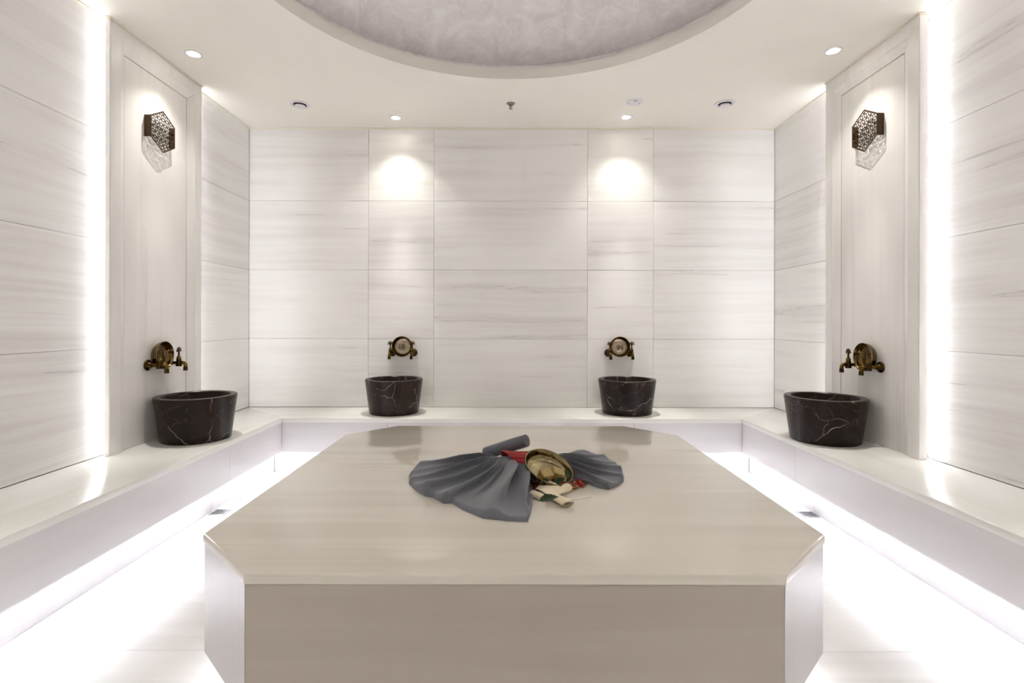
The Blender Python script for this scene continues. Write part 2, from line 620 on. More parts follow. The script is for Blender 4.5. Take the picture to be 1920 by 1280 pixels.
ceiling_plate()
prof = []
R2, HD = DR + 0.07, 0.32
for i in range(33):
    a = PI / 2 * i / 32
    prof.append((R2 * math.cos(a), RISE + 0.015 + HD * math.sin(a)))
prof = [(R2, RISE - 0.002)] + prof
prof[-1] = (0, prof[-1][1])
outer = [(r + 0.03 if r > 0 else 0, h + (0.03 if h > RISE else 0)) for r, h in prof]
bm = lathe_bm(prof, 96)
dome = finish('dome', bm, 'plaster', ceil, smooth=True)
dome['label'] = 'round dome of mottled lilac grey plaster'
lip = lathe_bm([(DR - 0.004, RISE - 0.010), (DR - 0.004, RISE + 0.004), (DR + 0.03, RISE + 0.010), (DR + 0.07, RISE + 0.006)], 128)
finish('dome_lip', lip, 'plaster', ceil, smooth=True)

# thin cream trim where walls meet the ceiling
T = 0.009
struct(box('trim_1', XL, XR, YB - 0.008, YB, ZC - T, ZC, 'trim', bev=0.001))
struct(box('trim_2', XL, XL + 0.008, YF, YB - 0.008, ZC - T, ZC, 'trim', bev=0.001))
struct(box('trim_3', XR - 0.008, XR, YF, YB - 0.008, ZC - T, ZC, 'trim', bev=0.001))

# ------------------------------------------------------------------ wall bench around three sides
YS = YF + 0.004
bench = tag(empty('marble_bench', (0.02, BB, 0)), 'long white marble bench running around three walls with a glowing underside', 'bench')
ST = 0.028
NO = 0.004
g2 = 0.0008
for pts, mt in (
    ([(XL, 1.0 + g2), (BL + NO, 1.0 + g2), (BL + NO, BB - NO - g2), (XL, YB - g2 * 2)], 'bench_y'),
    ([(XL, YS), (BL + NO, YS), (BL + NO, 1.0 - g2), (XL, 1.0 - g2)], 'bench_y'),
    ([(BL + NO + g2, BB - NO), (BR - NO - g2, BB - NO), (XR - g2, YB), (XL + g2, YB)], 'bench_x'),
    ([(BR - NO, 1.0 + g2), (XR, 1.0 + g2), (XR, YB - g2 * 2), (BR - NO, BB - NO - g2)], 'bench_y'),
    ([(BR - NO, YS), (XR, YS), (XR, 1.0 - g2), (BR - NO, 1.0 - g2)], 'bench_y'),
):
    prism('seat_slab', pts, ZB - ST, ZB, mt, bench, bev=0.006, seg=3, top_only=True)
PT = 0.03
zt = ZB - ST - 0.0005


def front_panel(a, b, side):
    """marble front with a rounded lower edge; side = left, right or back"""
    h = zt - ZP
    r = 0.020
    prof = [(0, h)] + [(r - r * math.cos(PI / 2 * k / 6), r - r * math.sin(PI / 2 * k / 6)) for k in range(7)] + [(PT, 0), (PT, h)]
    bm = bmesh.new()
    rows = []
    L = (b - a) / 2 - G
    for e in (-L, L):
        if side == 'back':
            rows.append([bm.verts.new((e, d, z)) for d, z in prof])
        else:
            rows.append([bm.verts.new(((-d if side == 'left' else d), e, z)) for d, z in prof])
    n = len(prof)
    for i in range(n):
        bm.faces.new((rows[0][i], rows[0][(i + 1) % n], rows[1][(i + 1) % n], rows[1][i]))
    bm.faces.new(rows[0][::-1]); bm.faces.new(rows[1])
    m = (a + b) / 2
    loc = {'left': (BL, m, ZP), 'right': (BR, m, ZP), 'back': (m, BB, ZP)}[side]
    finish('front_panel', bm, 'panel_x' if side == 'back' else 'panel_y', bench, Vector(loc) - bench.location, angle=35)


for a, b in ((YS, 1.0), (1.0, 2.713), (2.713, BB)):
    front_panel(a, b, 'left')
    front_panel(a, b, 'right')
for a, b in ((BL, -0.778), (-0.778, 0.812), (0.812, BR)):
    front_panel(a, b, 'back')
RC = 0.0845
# soffit and recessed plinth
SOF = ZP + 0.030
box('soffit', XL, BL - PT, YS, YB, SOF, SOF + 0.02, 'panel_y', bench, bev=0)
box('soffit', BR + PT, XR, YS, YB, SOF, SOF + 0.02, 'panel_y', bench, bev=0)
box('soffit', BL - PT, BR + PT, BB + PT, YB, SOF, SOF + 0.02, 'panel_x', bench, bev=0)
for a, b in ((YS, 1.0), (1.0, 2.69), (2.69, BB + RC)):
    box('plinth', BL - RC - 0.02, BL - RC, a + G, b - G, 0.0005, SOF - 0.0005, 'plinth', bench, bev=0.001)
    box('plinth', BR + RC, BR + RC + 0.02, a + G, b - G, 0.0005, SOF - 0.0005, 'plinth', bench, bev=0.001)
for a, b in ((BL - RC, -0.778), (-0.778, 0.812), (0.812, BR + RC)):
    box('plinth', a + G, b - G, BB + RC, BB + RC + 0.02, 0.0005, SOF - 0.0005, 'plinth', bench, bev=0.001)
# LED tape stuck along the top of the plinth, facing the room behind the panel edge
lz0, lz1 = ZP + 0.013, SOF - 0.003
box('led_tape', BL - RC + 0.0002, BL - RC + 0.002, YS + 0.05, BB + 0.03, lz0, lz1, 'led', bench, bev=0)
box('led_tape', BR + RC - 0.002, BR + RC - 0.0002, YS + 0.05, BB + 0.03, lz0, lz1, 'led', bench, bev=0)
box('led_tape', BL + 0.02, BR - 0.02, BB + RC - 0.002, BB + RC - 0.0002, lz0, lz1, 'led', bench, bev=0)

# ------------------------------------------------------------------ octagonal platform
PX, PH, PC = 0.015, 0.801, 0.213
PY0, PY1 = 1.126, 2.717


def octagon(inset=0.0):
    x0, x1, y0, y1 = PX - PH + inset, PX + PH - inset, PY0 + inset, PY1 - inset
    c = PC - inset * (2 - math.sqrt(2))
    return [(x0 + c, y0), (x1 - c, y0), (x1, y0 + c), (x1, y1 - c), (x1 - c, y1), (x0 + c, y1), (x0, y1 - c), (x0, y0 + c)]


block = tag(empty('marble_platform', (PX, (PY0 + PY1) / 2, 0)), 'large octagonal beige marble platform in the middle of the room', 'platform')
JY = 1.987
o8 = octagon(-0.003)
front_pts = [o8[0], o8[1], o8[2], (o8[2][0], JY - g2), (o8[7][0], JY - g2), o8[7]]
back_pts = [(o8[2][0], JY + g2), o8[3], o8[4], o8[5], o8[6], (o8[7][0], JY + g2)]


def top_slab(pts):
    c = Vector((sum(p[0] for p in pts) / len(pts), sum(p[1] for p in pts) / len(pts), 0))
    bm = bmesh.new()
    lo = [bm.verts.new((p[0] - c.x, p[1] - c.y, ZT - 0.022)) for p in pts]
    hi = [bm.verts.new((p[0] - c.x, p[1] - c.y, ZT)) for p in pts]
    n = len(pts)
    bm.faces.new(lo[::-1]); bm.faces.new(hi)
    for i in range(n):
        bm.faces.new((lo[i], lo[(i + 1) % n], hi[(i + 1) % n], hi[i]))
    ed = [e for e in bm.edges if all(v in hi for v in e.verts) and
          not all(abs(v.co.y + c.y - JY) < 0.01 for v in e.verts)]
    bmesh.ops.bevel(bm, geom=ed, offset=0.007, segments=4, affect='EDGES', profile=0.5)
    finish('top_slab', bm, 'block_top', block, c - block.location, angle=35)


top_slab(front_pts)
top_slab(back_pts)
oo, oi_ = octagon(0.0), octagon(0.03)
for i in range(8):
    j = (i + 1) % 8
    a, b, c2, d2 = Vector(oo[i]), Vector(oo[j]), Vector(oi_[j]), Vector(oi_[i])
    t = (b - a).normalized() * 0.0005
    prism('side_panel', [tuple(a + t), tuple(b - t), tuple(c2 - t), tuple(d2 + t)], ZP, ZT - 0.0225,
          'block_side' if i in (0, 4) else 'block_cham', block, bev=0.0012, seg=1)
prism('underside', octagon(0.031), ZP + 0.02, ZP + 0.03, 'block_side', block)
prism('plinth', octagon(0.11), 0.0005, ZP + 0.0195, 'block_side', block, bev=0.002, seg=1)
la, lb = octagon(0.040), octagon(0.054)
for i in range(8):
    j = (i + 1) % 8
    prism('led_tape', [la[i], la[j], lb[j], lb[i]], ZP + 0.0135, ZP + 0.0195, 'led_block', block)

# ------------------------------------------------------------------ marble pilasters with a glowing edge
def pilaster(s, face, y0, y1, label):
    """s = -1 left wall, +1 right wall; face = distance of the front face from the camera axis"""
    wall = -XL if s < 0 else XR
    t = tag(empty('pilaster', (s * wall, (y0 + y1) / 2, ZB)), label, 'pilaster', kind='structure')
    L = t.location
    FW, FL, DP, TH = 0.112, 0.066, 0.020, max(0.024, wall - face - 0.032)
    zb, ztop = ZB + 0.0006, ZC - T - 0.001
    prof = [(0, TH), (0, 0.003), (0.003, 0), (FL, 0), (FL + 0.006, 0.004), (FW, DP), (FW, TH)]   # (distance from edge, depth)

    def piece(rows, name):
        bm = bmesh.new()
        r0 = [bm.verts.new(Vector(p) - L) for p in rows[0]]
        r1 = [bm.verts.new(Vector(p) - L) for p in rows[1]]
        n = len(r0)
        for i in range(n):
            bm.faces.new((r0[i], r0[(i + 1) % n], r1[(i + 1) % n], r1[i]))
        bm.faces.new(r0); bm.faces.new(r1[::-1])
        finish(name, bm, 'pil_z', t)
    X = lambda dep: s * (face + dep)
    piece([[(X(d), y0 + w, zb) for w, d in prof], [(X(d), y0 + w, ztop - w) for w, d in prof]], 'frame_stile')
    piece([[(X(d), y1 - w, zb) for w, d in prof], [(X(d), y1 - w, ztop - w) for w, d in prof]], 'frame_stile')
    bmh = [[(X(d), y0 + w + 0.0006, ztop - w) for w, d in prof], [(X(d), y1 - w - 0.0006, ztop - w) for w, d in prof]]
    piece(bmh, 'frame_header')
    xa, xb = sorted((s * (face + DP + 0.0015), s * (face + TH)))
    box('centre_panel', xa, xb, y0 + FW + 0.004, y1 - FW - 0.003, zb, ztop - FW - 0.003, 'pil_z', t, bev=0.001)
    xa, xb = sorted((s * (face - 0.003), s * (face + TH)))
    box('top_trim', xa, xb, y0 - 0.003, y1 + 0.003, ztop + 0.0005, ZC - 0.0003, 'trim', t, bev=0.001)
    xa, xb = sorted((s * (face + TH + 0.0002), s * wall))
    box('core', xa, xb, y0 + 0.034, y1 - 0.034, zb, ztop, 'joint_dark', t, bev=0)
    xa, xb = sorted((s * (face + TH + 0.003), s * (wall - 0.003)))
    box('led_tape', xa, xb, y0 + 0.020, y0 + 0.0335, zb + 0.03, ztop - 0.02, 'led_pil', t, bev=0)
    box('led_tape', xa, xb, y1 - 0.0335, y1 - 0.030, zb + 0.01, ztop - 0.02, 'led_pil_far', t, bev=0)
    return t


PIL_L = (1.834, 2.380, 3.090)
PIL_R = (1.860, 2.345, 3.040)
pilaster(-1, *PIL_L, 'tall framed marble pilaster on the left wall, edges glowing white')
pilaster(1, *PIL_R, 'tall framed marble pilaster on the right wall, edges glowing white')
FACE_L, FACE_R = PIL_L[0] + 0.0215, PIL_R[0] + 0.0215

# ------------------------------------------------------------------ ceiling downlights
def downlight(x, y, label, aim=(0, 0), watt=SPOT_W):
    t = tag(empty('downlight', (x, y, ZC)), label, 'downlight', 'recessed ceiling downlights')
    bm = lathe_bm([(0.031, 0.012), (0.031, -0.001), (0.034, -0.003), (0.042, -0.0025), (0.043, 0.0), (0.040, 0.0005), (0.040, 0.012)], 40)
    finish('trim_ring', bm, 'white_plastic', t, angle=30)
    bm = lathe_bm([(0, -0.0018), (0.015, -0.0015), (0.026, -0.0002), (0.0305, 0.003), (0.0305, 0.006), (0, 0.006)], 32)
    finish('lens', bm, 'lens', t, smooth=True)
    # a reflector lamp: strong narrow beam with a weaker spill around it
    for nm, w_, cone in (('downlight_beam', watt, 34), ('downlight_spill', SPOT_W * SPILL, 104)):
        ld = bpy.data.lights.new(nm, 'SPOT')
        ld.energy = w_
        ld.color = WARM
        ld.spot_size = math.radians(cone)
        ld.spot_blend = 1.0
        ld.shadow_soft_size = 0.0035
        lo = bpy.data.objects.new(nm, ld)
        COL.objects.link(lo)
        lo.parent = t
        lo.location = (0, 0, -0.022)
        lo.rotation_euler = (aim[0], aim[1], 0)
    return t


TILT = math.radians(0)
downlight(-0.781, 3.567, 'small lit downlight in the ceiling by the back wall, above the left back basin', (TILT, 0))
downlight(0.806, 3.550, 'small lit downlight in the ceiling by the back wall, above the right back basin', (TILT, 0))
downlight(-1.657, 2.718, 'small lit downlight in the ceiling in front of the left pilaster', (0, 0), SPOT_W * 0.75)
downlight(1.676, 2.675, 'small lit downlight in the ceiling in front of the right pilaster', (0, 0), SPOT_W * 0.75)
# unseen lamps, added for the room's brightness, mirrored into the half nearest the camera
downlight(-0.79, 0.24, 'added unseen ceiling downlight by the entrance wall, the left one')
downlight(0.81, 0.24, 'added unseen ceiling downlight by the entrance wall, the right one')
downlight(-1.657, 1.06, 'added unseen ceiling downlight over the left bench near the entrance')
downlight(1.676, 1.06, 'added unseen ceiling downlight over the right bench near the entrance')

# ------------------------------------------------------------------ other ceiling fittings
def vent(x, y, label):
    t = tag(empty('air_valve', (x, y, ZC)), label, 'vent', 'round ceiling air valves')
    finish('flange', lathe_bm([(0.040, 0.004), (0.040, -0.003), (0.047, -0.008), (0.060, -0.006), (0.064, 0.0), (0.064, 0.004)], 40), 'white_plastic', t, angle=40)
    finish('throat', lathe_bm([(0.0395, 0.003), (0.0395, -0.004), (0, -0.004)], 32), 'black', t)
    finish('disc', lathe_bm([(0, -0.010), (0.032, -0.010), (0.0335, -0.014), (0.031, -0.0185), (0, -0.021)], 40), 'white_plastic', t, angle=40)
    finish('stem', lathe_bm([(0.006, -0.011), (0.006, -0.003)], 10), 'black', t)


vent(-1.352, 3.347, 'round white air valve in the ceiling, left of the sprinkler')
vent(1.388, 3.325, 'round white air valve in the ceiling, right of the detector plate')


def sprinkler(x, y):
    t = tag(empty('fire_sprinkler', (x, y, ZC)), 'small chrome fire sprinkler hanging from the ceiling in front of the dome', 'sprinkler')
    finish('escutcheon', lathe_bm([(0.010, 0.0), (0.012, -0.006), (0.024, -0.005), (0.029, 0.0)], 28), 'chrome', t, smooth=True)
    finish('bulb', lathe_bm([(0, -0.006), (0.0035, -0.009), (0.004, -0.02), (0.002, -0.026), (0, -0.027)], 12), 'red_bulb', t, smooth=True)
    for s in (-1, 1):
        finish('yoke_arm', tube_bm([(s * 0.009, 0, -0.004), (s * 0.010, 0, -0.014), (s * 0.007, 0, -0.025), (s * 0.002, 0, -0.031)], 0.0022, 8), 'chrome', t, smooth=True)
    bm = lathe_bm([(0, -0.030), (0.0045, -0.031), (0.0045, -0.035), (0, -0.036)], 16)
    for k in range(10):
        a = 2 * PI * k / 10
        tube_bm([(0.003 * math.cos(a), 0.003 * math.sin(a), -0.035), (0.0125 * math.cos(a), 0.0125 * math.sin(a), -0.0345)], 0.0014, 6, bm)
    finish('deflector', bm, 'chrome', t)


sprinkler(0.012, 3.33)
t = tag(empty('detector_plate', (0.802, 3.306, ZC)), 'round white detector plate with tiny holes in the ceiling above a downlight', 'detector')
finish('cover', lathe_bm([(0, -0.004), (0.050, -0.004), (0.055, -0.0025), (0.0565, 0.001)], 44), 'white_plastic', t, angle=40)
for px, py, r in ((-0.036, 0.012, 0.0035), (0.036, 0.012, 0.0035), (-0.007, -0.028, 0.0045), (0.008, -0.028, 0.0045)):
    finish('sensor_hole', lathe_bm([(r, -0.0035), (r, -0.0052), (0, -0.0052)], 12, mat4=Matrix.Translation((px, py, 0))), 'black', t)

# ------------------------------------------------------------------ marble basins
def basin(x, y, rz, label):
    R, r, h = 0.195, 0.165, 0.231
    prof = [(0, 0), (r - 0.006, 0), (r, 0.005), (R - 0.001, h - 0.005), (R - 0.005, h), (R - 0.030, h), (R - 0.034, h - 0.004),
            (R - 0.045, h - 0.06), (r - 0.045, 0.075), (r - 0.075, 0.048), (0, 0.042)]
    bm = lathe_bm(prof, 72)
    o = finish('stone_basin', bm, 'dark_marble', None, (x, y, ZB + 0.0005), angle=30)
    o.rotation_euler = (0, 0, rz)
    tag(o, label, 'basin', 'dark marble basins')
    # drain knob in the bottom
    k = finish('drain_plug', lathe_bm([(0.018, 0), (0.018, 0.005), (0.012, 0.008), (0, 0.009)], 20, mat4=Matrix.Translation((0, 0, 0.043))), 'brass', o, smooth=True)
    return o


basin(-0.783, 3.545, 0.6, 'dark brown veined marble basin by the back wall, left of the pair')
basin(0.812, 3.545, 2.9, 'dark brown veined marble basin by the back wall, right of the pair')
basin(-1.655, 2.745, 4.0, 'dark brown veined marble basin in front of the left pilaster')
basin(1.674, 2.736, 5.1, 'dark brown veined marble basin in front of the right pilaster')

# ------------------------------------------------------------------ brass taps
RX = Matrix.Rotation(PI / 2, 4, 'X')       # turns the lathe axis from +z to -y (away from the wall)


def tap(name_loc, rz, label):
    t = tag(empty('brass_tap', name_loc, rz), label, 'tap', 'aged brass wall taps')
    finish('flange', lathe_bm([(0, 0.0005), (0.028, 0.0005), (0.0285, 0.004), (0.026, 0.008), (0.020, 0.010), (0.0175, 0.014), (0.0135, 0.018), (0.0125, 0.024), (0, 0.024)], 28, mat4=RX), 'brass_dark', t, angle=50)
    finish('pipe', lathe_bm([(0.0095, 0.020), (0.0095, 0.026), (0.0110, 0.027), (0.0110, 0.030), (0.0095, 0.031), (0.0095, 0.062)], 20, mat4=RX), 'brass', t, angle=50)
    Y = -0.064
    up = Matrix.Translation((0, Y, 0))
    finish('valve_body', lathe_bm([(0, -0.018), (0.0155, -0.018), (0.0155, -0.012), (0.0145, -0.010), (0.0140, 0.004), (0.0125, 0.012), (0.0130, 0.016), (0.0130, 0.020), (0, 0.020)], 22, mat4=up), 'brass_dark', t, angle=40)
    finish('bonnet', lathe_bm([(0.0110, 0.020), (0.0110, 0.024), (0.0120, 0.026), (0.0120, 0.030), (0.0085, 0.033), (0.0065, 0.040), (0.0045, 0.045), (0.0045, 0.050), (0, 0.050)], 20, mat4=up), 'brass', t, angle=40)
    path = [(0, Y - 0.008, 0.0)]
    for k in range(9):
        a = PI / 2 * k / 8
        path.append((0, Y - 0.018 - 0.018 * math.sin(a), -0.016 + 0.018 * math.cos(a)))
    path.append((0, Y - 0.036, -0.026))
    finish('spout', tube_bm(path, 0.0092, 16), 'brass', t, smooth=True)
    nz = Matrix.Translation((0, Y - 0.036, 0))
    finish('nozzle', lathe_bm([(0.0100, -0.022), (0.0116, -0.022), (0.0116, -0.026), (0.0104, -0.027), (0.0104, -0.031), (0.0114, -0.032), (0.0114, -0.041), (0.0085, -0.041), (0.0080, -0.030), (0, -0.030)], 22, mat4=nz), 'brass_dark', t, angle=40)
    bm = bmesh.new()
    cz = 0.066
    for k in range(5):
        a = PI * k / 4
        cx, cy = 0.0145 * math.cos(a), cz + 0.0145 * math.sin(a)
        tube_bm([(cx + 0.0047 * math.cos(b), Y, cy + 0.0047 * math.sin(b)) for b in [2 * PI * q / 12 for q in range(12)]], 0.0021, 7, bm, closed=True)
    lathe_bm([(0, -0.0075), (0.005, -0.006), (0.0075, 0), (0.005, 0.006), (0, 0.0075)], 14, bm, Matrix.Translation((0, Y, cz)) @ Matrix.Diagonal((1.25, 0.7, 1.2, 1)))
    lathe_bm([(0.0042, 0.046), (0.0055, 0.052), (0.0035, 0.060), (0, 0.062)], 12, bm, up)
    finish('handle', bm, 'brass_dark', t, smooth=True)
    return t


def wall_bowl(loc, rz, label):
    t = tag(empty('copper_bowl', loc, rz), label, 'bowl', 'copper bowls resting between the taps')
    R, D = 0.074, 0.040
    prof = [(0, 0.001), (0.046, 0.001), (0.060, 0.006), (0.0705, 0.022), (R - 0.001, D - 0.001), (R, D), (R - 0.002, D + 0.001), (R - 0.0035, D - 0.001),
            (0.0680, 0.023), (0.0610, 0.011), (0.0580, 0.0078), (0.0560, 0.0070)]
    finish('bowl_shell', lathe_bm(prof, 60, mat4=RX), 'bowl_brass', t, smooth=True)
    prof = [(0.0562, 0.0070), (0.0545, 0.0090), (0.0525, 0.0078), (0.022, 0.0072), (0.020, 0.0088), (0.018, 0.0072), (0.0135, 0.0072)]
    finish('tinned_disc', lathe_bm(prof, 60, mat4=RX), 'copper', t, smooth=True)
    prof = [(0.0135, 0.0070), (0.0115, 0.0125), (0.006, 0.0160), (0, 0.0168)]
    finish('centre_boss', lathe_bm(prof, 30, mat4=RX), 'copper', t, smooth=True)
    return t


TZ = 0.766
SPC = 0.156
for cx, nm in ((-0.766, 'left'), (0.802, 'right')):
    for s, side in ((-1, 'left'), (1, 'right')):
        tap((cx + s * SPC / 2, YB - 0.0006, TZ), 0.0, f'aged brass tap on the back wall, {side} one above the {nm} back basin')
    wall_bowl((cx, YB - 0.001, 0.812), 0.0, f'round copper bowl wedged between the taps above the {nm} back basin')
for s, fx, yn, nm in ((-1, FACE_L, 2.657, 'left'), (1, FACE_R, 2.612, 'right')):
    rz = PI / 2 if s < 0 else -PI / 2
    for k, which in ((0, 'nearer'), (1, 'farther')):
        tap((s * (fx - 0.0006), yn + k * 0.154, TZ), rz, f'aged brass tap on the {nm} pilaster, the {which} one to the camera')
    wall_bowl((s * (fx - 0.001), yn + 0.077, 0.812), rz, f'round copper bowl wedged between the taps on the {nm} pilaster')

# ------------------------------------------------------------------ pierced hexagonal wall lamps
def sconce(loc, rz, label):
    """local frame: x along the wall, -y away from the wall, z up"""
    t = tag(empty('hexagon_sconce', loc, rz), label, 'wall lamp', 'pierced hexagon wall lamps')
    A = 0.096                    # half width across flats
    V = A * 2 / math.sqrt(3)
    Y0, Y1 = -0.0340, -0.0330      # front plate
    hexp = lambda a: [(a * 2 / math.sqrt(3) * math.sin(PI / 3 * k), a * 2 / math.sqrt(3) * math.cos(PI / 3 * k)) for k in range(6)]
    oh, ih = hexp(A), hexp(A - 0.0075)
    bm = bmesh.new()
    for k in range(6):
        j = (k + 1) % 6
        q = [oh[k], oh[j], ih[j], ih[k]]
        lo = [bm.verts.new((p[0], Y0, p[1])) for p in q]
        hi = [bm.verts.new((p[0], Y1, p[1])) for p in q]
        bm.faces.new(lo); bm.faces.new(hi[::-1])
        for i in range(4):
            bm.faces.new((lo[i], lo[(i + 1) % 4], hi[(i + 1) % 4], hi[i]))
    bmesh.ops.remove_doubles(bm, verts=bm.verts, dist=1e-5)
    finish('face_rim', bm, 'bronze_paint', t)
    # rhombus lattice
    a = 0.0178
    Ai = A - 0.006
    nrm = [(math.cos(PI / 3 * k), math.sin(PI / 3 * k)) for k in range(6)]

    def clip(p, q):
        t0, t1 = 0.0, 1.0
        for nx, nz in nrm:
            d0 = nx * p[0] + nz * p[1] - Ai
            d1 = nx * q[0] + nz * q[1] - Ai
            if d0 > 0 and d1 > 0:
                return None
            if d0 > 0:
                t0 = max(t0, d0 / (d0 - d1))
            elif d1 > 0:
                t1 = min(t1, d0 / (d0 - d1))
        if t1 - t0 < 0.05:
            return None
        L = lambda t_: (p[0] + (q[0] - p[0]) * t_, p[1] + (q[1] - p[1]) * t_)
        return L(t0), L(t1)
    segs = {}
    for i in range(-9, 10):
        for j in range(-9, 10):
            cx = math.sqrt(3) * a * (i + 0.5 * (j % 2))
            cz = 1.5 * a * j
            hv = [(cx + a * math.sin(PI / 3 * k), cz + a * math.cos(PI / 3 * k)) for k in range(6)]
            es = [(hv[k], hv[(k + 1) % 6]) for k in range(6)] + [((cx, cz), hv[k]) for k in (1, 3, 5)]
            for p, q in es:
                key = (round((p[0] + q[0]) * 5000), round((p[1] + q[1]) * 5000))
                segs[key] = (p, q)
    bm = bmesh.new()
    W = 0.0024
    for p, q in segs.values():
        c = clip(p, q)
        if c is None:
            continue
        p, q = Vector(c[0]), Vector(c[1])
        d = (q - p).normalized()
        n = Vector((-d.y, d.x)) * W
        e = d * (W * 0.6)
        qd = [p - e - n, q + e - n, q + e + n, p - e + n]
        k = int(round(math.degrees(math.atan2(d.y, d.x)) / 60.0 + 6.5)) % 3
        lo = [bm.verts.new((v.x, Y0 + 0.0001 + 0.00015 * k, v.y)) for v in qd]
        hi = [bm.verts.new((v.x, Y1 - 0.0001 - 0.00015 * k, v.y)) for v in qd]
        bm.faces.new(lo); bm.faces.new(hi[::-1])
        for i in range(4):
            bm.faces.new((lo[i], lo[(i + 1) % 4], hi[(i + 1) % 4], hi[i]))
    finish('lattice', bm, 'bronze_paint', t)
    hh = A / math.sqrt(3)
    for s in (-1, 1):
        bm = bmesh.new()
        bmesh.ops.create_cube(bm, size=1.0)
        bmesh.ops.scale(bm, vec=(0.003, 0.0335, 2 * hh), verts=bm.verts)
        bmesh.ops.translate(bm, vec=(s * (A - 0.0015), -0.01725, 0), verts=bm.verts)
        bmesh.ops.bevel(bm, geom=list(bm.edges), offset=0.001, segments=2, affect='EDGES')
        finish('side_flap', bm, 'bronze_paint', t)
    bm = bmesh.new()
    bh = hexp(0.034)
    lo = [bm.verts.new((p[0], -0.009, p[1])) for p in bh]
    hi = [bm.verts.new((p[0], -0.0005, p[1])) for p in bh]
    bm.faces.new(lo); bm.faces.new(hi[::-1])
    for i in range(6):
        bm.faces.new((lo[i], lo[(i + 1) % 6], hi[(i + 1) % 6], hi[i]))
    bmesh.ops.bevel(bm, geom=list(bm.edges), offset=0.002, segments=2, affect='EDGES')
    finish('glass_body', bm, 'opal', t)


sconce((-FACE_L, 2.727, 1.988), PI / 2, 'bronze pierced hexagon wall lamp high on the left pilaster')
sconce((FACE_R, 2.690, 1.988), -PI / 2, 'bronze pierced hexagon wall lamp high on the right pilaster')

# ------------------------------------------------------------------ floor drains
def drain(x, y, label):
    t = tag(empty('floor_drain', (x, y, 0.0)), label, 'drain', 'square floor drains')
    H = 0.039
    bm = bmesh.new()
    # frame
    for x0, x1, y0, y1 in ((-H, H, -H, -H + 0.006), (-H, H, H - 0.006, H), (-H, -H + 0.006, -H + 0.006, H - 0.006), (H - 0.006, H, -H + 0.006, H - 0.006)):
        m4 = Matrix.Translation(((x0 + x1) / 2, (y0 + y1) / 2, 0.002)) @ Matrix.Diagonal((x1 - x0, y1 - y0, 0.004, 1))
        bmesh.ops.create_cube(bm, size=1.0, matrix=m4)
    finish('frame', bm, 'steel', t)
    bm = bmesh.new()
    N = 4
    st = 2 * (H - 0.007) / N
    for i in range(N + 1):
        for ax in (0, 1):
            c = -H + 0.007 + st * i
            m4 = Matrix.Translation((c, 0, 0.0022) if ax == 0 else (0, c, 0.0022)) @ Matrix.Diagonal((0.0042, 2 * H - 0.012, 0.003, 1) if ax == 0 else (2 * H - 0.012, 0.0042, 0.003, 1))
            bmesh.ops.create_cube(bm, size=1.0, matrix=m4)
    finish('grate', bm, 'steel', t)
    bm = bmesh.new()
    bmesh.ops.create_cube(bm, size=1.0, matrix=Matrix.Translation((0, 0, 0.0007)) @ Matrix.Diagonal((2 * H - 0.004, 2 * H - 0.004, 0.0006, 1)))
    finish('sump', bm, 'black', t)


drain(-1.495, 2.685, 'small square steel floor drain by the left bench')
drain(1.545, 2.668, 'small square steel floor drain by the right bench')

# ------------------------------------------------------------------ grey towel gathered into a bow
KX0, KX1, KY = 0.010, 0.125, 1.935
KR = 0.033
towel = tag(empty('grey_towel', (0.07, KY, ZT)), 'grey terry towel gathered into a bow on the marble platform', 'towel')


def resample(pts, n):
    pts = [Vector(p) for p in pts]
    ds = [0.0]
    for a, b in zip(pts, pts[1:]):
        ds.append(ds[-1] + (b - a).length)
    out = []
    for i in range(n + 1):
        s = ds[-1] * i / n
        k = max(j for j in range(len(ds)) if ds[j] <= s + 1e-9)
        k = min(k, len(pts) - 2)
        f = (s - ds[k]) / max(1e-9, ds[k + 1] - ds[k])
        out.append(pts[k].lerp(pts[k + 1], f))
    return out


def fan(name, kx, rim_px, folds, sgn):
    NV, NU = 320, 90
    rim = resample([P(x, y, ZT)[:2] for x, y in rim_px], NV)
    L = towel.location
    fc = [f[0] for f in folds]

    def ridge(v, u):
        z = lean = 0.0
        for c, w, h, rim_h in folds:
            d = (v - c - 0.012 * math.sin(5 * u + c * 11)) / (w * (0.62 + 0.42 * u))
            a = h * math.exp(-abs(d) ** 1.7) * sm(0.04, 0.34, u) * 1.42 * (1 - (1 - rim_h) * sm(0.45, 0.98, u))
            z += a
            lean += a * sm(0.12, 0.4, u)
        return z, lean

    def f(i, j):
        u, v = i, j
        q = min(NV, int(round(v * NV)))
        R = rim[q]
        tang = (rim[min(NV, q + 3)] - rim[max(0, q - 3)]).normalized()
        th = PI * v
        k = Vector((kx, KY + KR * math.cos(th) * 1.05))
        kz = 0.88 * KR * math.sin(th) * (1 + 0.12 * math.cos(th * 14)) + 0.004
        p = k.lerp(R, u ** 0.92)
        e = min(1.0, (1 - u) / 0.04)
        e = math.sqrt(max(0.0, 1 - (1 - e) ** 2))
        ev = min(1.0, min(v, 1 - v) / 0.022)
        ev = math.sqrt(max(0.0, 1 - (1 - ev) ** 2))
        em = min(e, ev)
        rz, ln = ridge(v, u)
        p = p + tang * (ln * LEAN * em)
        z = kz * (1 - sm(0.0, 0.75, u)) ** 1.2 + 0.010 + rz + 0.002 * math.sin(31 * v + 7 * u) * sm(0.2, 0.6, u)
        z *= em
        return (p.x - L.x, p.y - L.y, 0.001 + z)
    return grid_mesh(name, f, NU, NV, 'terry', towel)


